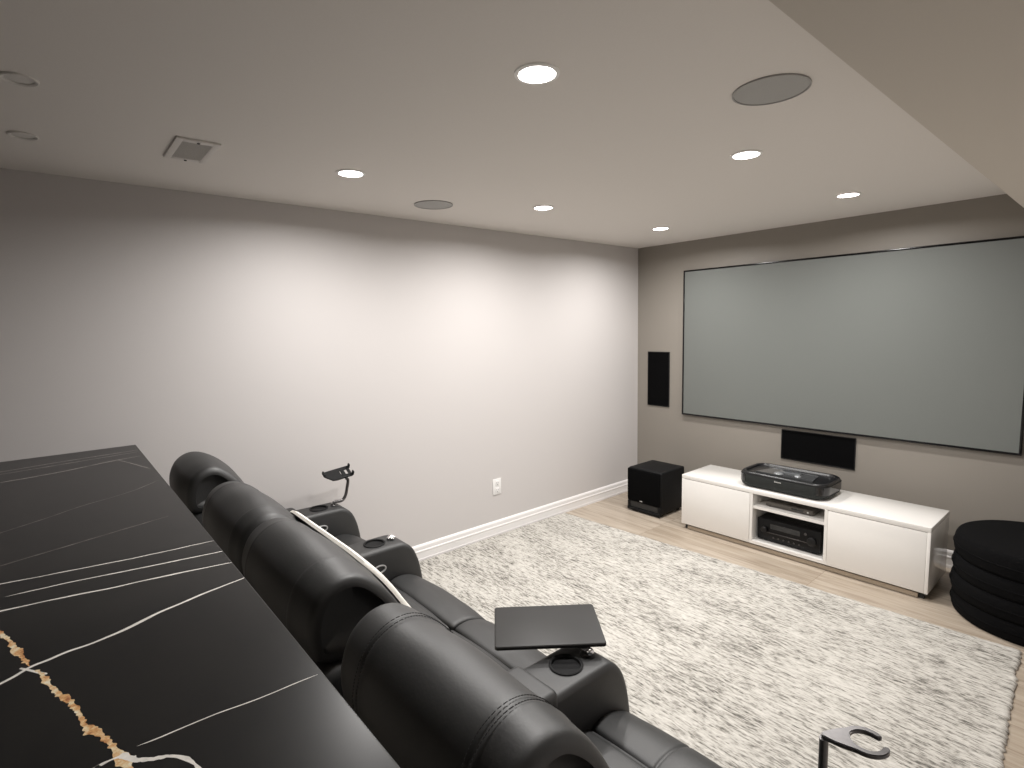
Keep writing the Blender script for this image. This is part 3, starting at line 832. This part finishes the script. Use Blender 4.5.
# open cradle: two rails, cross bars and upturned clamps
bx((-.030, .042, 0), (.023, .066, .010), .003); bx((.030, .042, 0), (.023, .066, .010), .003)
pl = [(-.040, -.080), (-.006, -.080), (.036, -.046), (.041, -.020), (.041, .012), (-.041, .012)]
lo_ = [bm.verts.new(cc+(rot @ Vector((x, y, -.0045)))) for x, y in pl]; hi_ = [bm.verts.new(cc+(rot @ Vector((x, y, .0045)))) for x, y in pl]
bm.faces.new(lo_); bm.faces.new(hi_)
for i in range(6): bm.faces.new((lo_[i], lo_[(i+1) % 6], hi_[(i+1) % 6], hi_[i]))
bx((0, .066, 0), (.083, .018, .010), .003); bx((0, .030, -.001), (.07, .022, .010), .003)
bx((-.023, -.080, .008), (.034, .010, .022), .003); bx((-.03, .078, .012), (.018, .010, .030), .003); bx((.03, .078, .012), (.018, .010, .030), .003)
finish('cradle', bm, M['matteblack'], t)
bm = bmesh.new(); lathe(bm, [(0, -.026), (.012, -.026), (.016, -.012), (.016, -.004), (0, -.004)], c=P(.272, -3.258, .836), n=20); finish('ball_joint', bm, M['blackplastic'], t)

# glass holder at the near end
t = thing('glass_holder', (ARMS[3]-.001, SOCK-.004, AT), 'dark metal wine glass holder on a post at the bottom right', 'glass holder')
bm = bmesh.new(); tube(bm, [(0, 0, .0125), (0, 0, .08), (0, 0, .136)], .011, 14, flat=(.012, .009)); finish('post', bm, M['dullmetal'], t)
bm = bmesh.new(); lathe(bm, [(0, .0064), (.015, .0064), (.015, .0095), (.012, .0122), (0, .0122)], n=20); finish('socket_plug', bm, M['dullmetal'], t)
def make_ring():
    """open fork: a plate that starts at the post and splits round a gap"""
    bm = bmesh.new()
    cx, cy = .066, .047; R, r = .0435, .0295
    d = math.atan2(cy, cx)
    gap0 = d-math.radians(19); gap1 = d+math.radians(25)
    outer, inner = [], []
    n = 52
    a0 = gap1; a1 = gap0+2*PI
    for i in range(n+1):
        a = a0+(a1-a0)*i/n
        back = abs(((a-(d+PI)+PI) % (2*PI))-PI)
        ro = R
        lim = math.radians(56)
        if back < lim:
            # tangent taper to the post
            L_ = math.hypot(cx, cy)+.010
            k = math.cos(back)
            ro = R+(L_-R)*max(0, (1-back/lim))**2.0
        th = 1.0
        endf = min(1, i/3, (n-i)/3)
        mid_ = (ro+r)/2; hw = (ro-r)/2*(.55+.45*math.sqrt(max(0, endf)))
        outer.append((cx+(mid_+hw)*math.cos(a), cy+(mid_+hw)*math.sin(a))); inner.append((cx+(mid_-hw)*math.cos(a), cy+(mid_-hw)*math.sin(a)))
    loop = outer+inner[::-1]
    zt, zb = .145, .1345
    m = len(outer)
    ov = [bm.verts.new((x, y, zt)) for x, y in outer]; iv = [bm.verts.new((x, y, zt)) for x, y in inner]
    ol = [bm.verts.new((x, y, zb)) for x, y in outer]; il = [bm.verts.new((x, y, zb)) for x, y in inner]
    for i in range(m-1):
        bm.faces.new((ov[i], ov[i+1], iv[i+1], iv[i])); bm.faces.new((ol[i], il[i], il[i+1], ol[i+1]))
        bm.faces.new((ov[i], ol[i], ol[i+1], ov[i+1])); bm.faces.new((iv[i], iv[i+1], il[i+1], il[i]))
    for k in (0, m-1): bm.faces.new((ov[k], iv[k], il[k], ol[k]))
    bmesh.ops.recalc_face_normals(bm, faces=bm.faces[:])
    es = [e for e in bm.edges if len(e.link_faces) == 2 and e.calc_face_angle(0) > .9]
    bmesh.ops.bevel(bm, geom=es, offset=.0018, segments=2, affect='EDGES')
    return finish('fork', bm, M['dullmetal'], t, angle=50)
make_ring()

# ------------------------------------------------------------------ countertop
def make_counter():
    bm = bmesh.new()
    bx2(bm, (.004, -4.93, 1.0985), (3.28, -4.2425, 1.127), .0018, 2, 0)
    zt = 1.1273
    def ribbon(pts, wd, mat, jag=0., per=8, taper=(.3, .3), gaps=0., seed=0.):
        pts = spline(pts, per, False); n = len(pts); zt = 1.12712+.00003*seed
        L, Rr = [], []
        for i, p in enumerate(pts):
            a = Vector(pts[max(i-1, 0)]); b = Vector(pts[min(i+1, n-1)])
            d = (b-a).normalized(); nn = Vector((-d.y, d.x))
            u = i/(n-1)
            f = 1.0
            if u < .12: f = taper[0]+(1-taper[0])*u/.12
            if u > .88: f = taper[1]+(1-taper[1])*(1-u)/.12
            v = .75+.5*(noise.noise(Vector((p[0]*14, p[1]*14, seed)))+.5)
            c = Vector(p)
            jl = jr = 0.
            if jag:
                jl = jag*abs(noise.noise(Vector((p[0]*90, p[1]*90, seed+1))))**1.5*2.4; jr = jag*abs(noise.noise(Vector((p[0]*90, p[1]*90, seed+9))))**1.5*2.4
                c += nn*jag*(.75*noise.noise(Vector((p[0]*22, p[1]*22, seed+4)))+.35*noise.noise(Vector((p[0]*85, p[1]*85, seed+6))))
                f *= .45+1.1*abs(noise.noise(Vector((p[0]*34, p[1]*34, seed+12))))*1.5
            else:
                c += nn*.0022*noise.noise(Vector((p[0]*22, p[1]*22, seed+4)))
            hw = wd/2*f*v
            l = c+nn*(hw+jl); r = c-nn*(hw+jr)
            if max(l.y, r.y) > -4.2440: 
                l.y = min(l.y, -4.2440); r.y = min(r.y, -4.2440)
            L.append(bm.verts.new((l.x, l.y, zt))); Rr.append(bm.verts.new((r.x, r.y, zt)))
        for i in range(n-1):
            if gaps and noise.noise(Vector((i*.55, seed, 2.2))) < gaps: continue
            try: bm.faces.new((L[i], Rr[i], Rr[i+1], L[i+1])).material_index = mat
            except ValueError: pass
        for v in [v for v in L+Rr if not v.link_faces]: bm.verts.remove(v)
    E_ = lambda pts, back: [back]+pts
    W1 = [(1.640, -4.92), (1.686, -4.675), (1.71, -4.531), (1.731, -4.39), (1.741, -4.24)]
    W2 = [(1.777, -4.662), (1.79, -4.534), (1.814, -4.4), (1.837, -4.24)]
    W3 = [(1.815, -4.92), (1.856, -4.667), (1.87, -4.571), (1.889, -4.484), (1.902, -4.391), (1.930, -4.24)]
    W4 = [(2.33, -4.92), (2.25, -4.77), (2.19, -4.665), (2.173, -4.637), (2.154, -4.614), (2.148, -4.588), (2.141, -4.561), (2.136, -4.523), (2.119, -4.474), (2.09, -4.413), (2.076, -4.367), (2.061, -4.319), (2.042, -4.24)]
    W5 = [(2.148, -4.628), (2.172, -4.612), (2.189, -4.600), (2.20, -4.592)]
    T6 = [(2.497, -4.498), (2.5, -4.447), (2.501, -4.395), (2.508, -4.34), (2.511, -4.251)]
    G1 = [(1.80, -4.72), (1.938, -4.671), (1.971, -4.661), (2.015, -4.648), (2.054, -4.638), (2.106, -4.626), (2.150, -4.615)]
    G2 = [(2.173, -4.607), (2.195, -4.599), (2.232, -4.592), (2.281, -4.578), (2.304, -4.57), (2.328, -4.563), (2.369, -4.554), (2.404, -4.548), (2.439, -4.534), (2.468, -4.526), (2.502, -4.518), (2.54, -4.509), (2.62, -4.49), (2.75, -4.45), (2.95, -4.41), (3.2, -4.37)]
    B7 = [(2.54, -4.70), (2.508, -4.552), (2.506, -4.544), (2.503, -4.524), (2.511, -4.509), (2.534, -4.494), (2.542, -4.477), (2.554, -4.461), (2.573, -4.449), (2.596, -4.442), (2.64, -4.435), (2.72, -4.40), (2.80, -4.25)]
    ribbon(W1, .0045, 1, seed=1); ribbon(W2, .0045, 1, seed=2, taper=(.1, .8)); ribbon(W3, .0060, 1, seed=3)
    ribbon(W4, .0068, 1, seed=4, taper=(.8, .5)); ribbon(W5, .0055, 1, seed=5, taper=(.8, .3))
    ribbon(T6, .0022, 1, seed=6, taper=(.2, .2))
    ribbon(G1, .0085, 3, jag=.0030, per=40, seed=7); ribbon(G2, .0085, 3, jag=.0032, per=44, seed=8, taper=(.4, .6))
    ribbon(B7, .0055, 1, seed=9, jag=.001); ribbon([(2.500, -4.516), (2.520, -4.505), (2.541, -4.482), (2.548, -4.468)], .010, 1, jag=.004, seed=10, taper=(.3, .2))
    ribbon([(.285, -4.92), (.257, -4.743), (.213, -4.547), (.170, -4.248)], .0075, 2, seed=11); ribbon([(.336, -4.92), (.314, -4.74), (.272, -4.513), (.220, -4.252)], .006, 2, seed=12)
    ribbon([(.53, -4.92), (.489, -4.731), (.448, -4.55), (.372, -4.376), (.338, -4.258)], .008, 2, seed=13); ribbon([(.363, -4.346), (.492, -4.306), (.662, -4.26)], .003, 2, seed=14)
    ribbon([(1.30, -4.80), (1.238, -4.696), (1.166, -4.592), (1.093, -4.503), (1.012, -4.366), (.901, -4.26)], .004, 4, seed=16); ribbon([(1.6, -4.80), (1.551, -4.681), (1.514, -4.574), (1.486, -4.498), (1.446, -4.385), (1.419, -4.302)], .004, 4, seed=17)
    o = finish('countertop', bm, [M['stone'], M['vein_white'], M['vein_faint'], M['vein_gold'], M['vein_ghost']], smooth=False, recalc=False)
    me = o.data
    return tag(o, 'black stone bar countertop with white and amber veins behind the sofa', 'countertop')
make_counter()

# ------------------------------------------------------------------ camera
f_px = 543.35
yaw, pitch, roll = math.radians(49.641), math.radians(6.0224), math.radians(-1.1802)
cy_, sy_, cp, sp = math.cos(yaw), math.sin(yaw), math.cos(pitch), math.sin(pitch)
fw = Vector((-sy_*cp, cy_*cp, -sp)); rt = Vector((cy_, sy_, 0)); up = rt.cross(fw)
cr, sr = math.cos(roll), math.sin(roll)
r2 = rt*cr+up*sr; u2 = up*cr-rt*sr
cd = bpy.data.cameras.new('camera'); cam = bpy.data.objects.new('camera', cd); COL.objects.link(cam)
cd.sensor_width = 36; cd.sensor_fit = 'HORIZONTAL'; cd.lens = f_px/1024*36; cd.clip_start = .02
m3 = Matrix((r2, u2, -fw)).transposed()
cam.matrix_world = Matrix.Translation((3.36843, -4.54531, 1.69236)) @ m3.to_4x4()
S.camera = cam
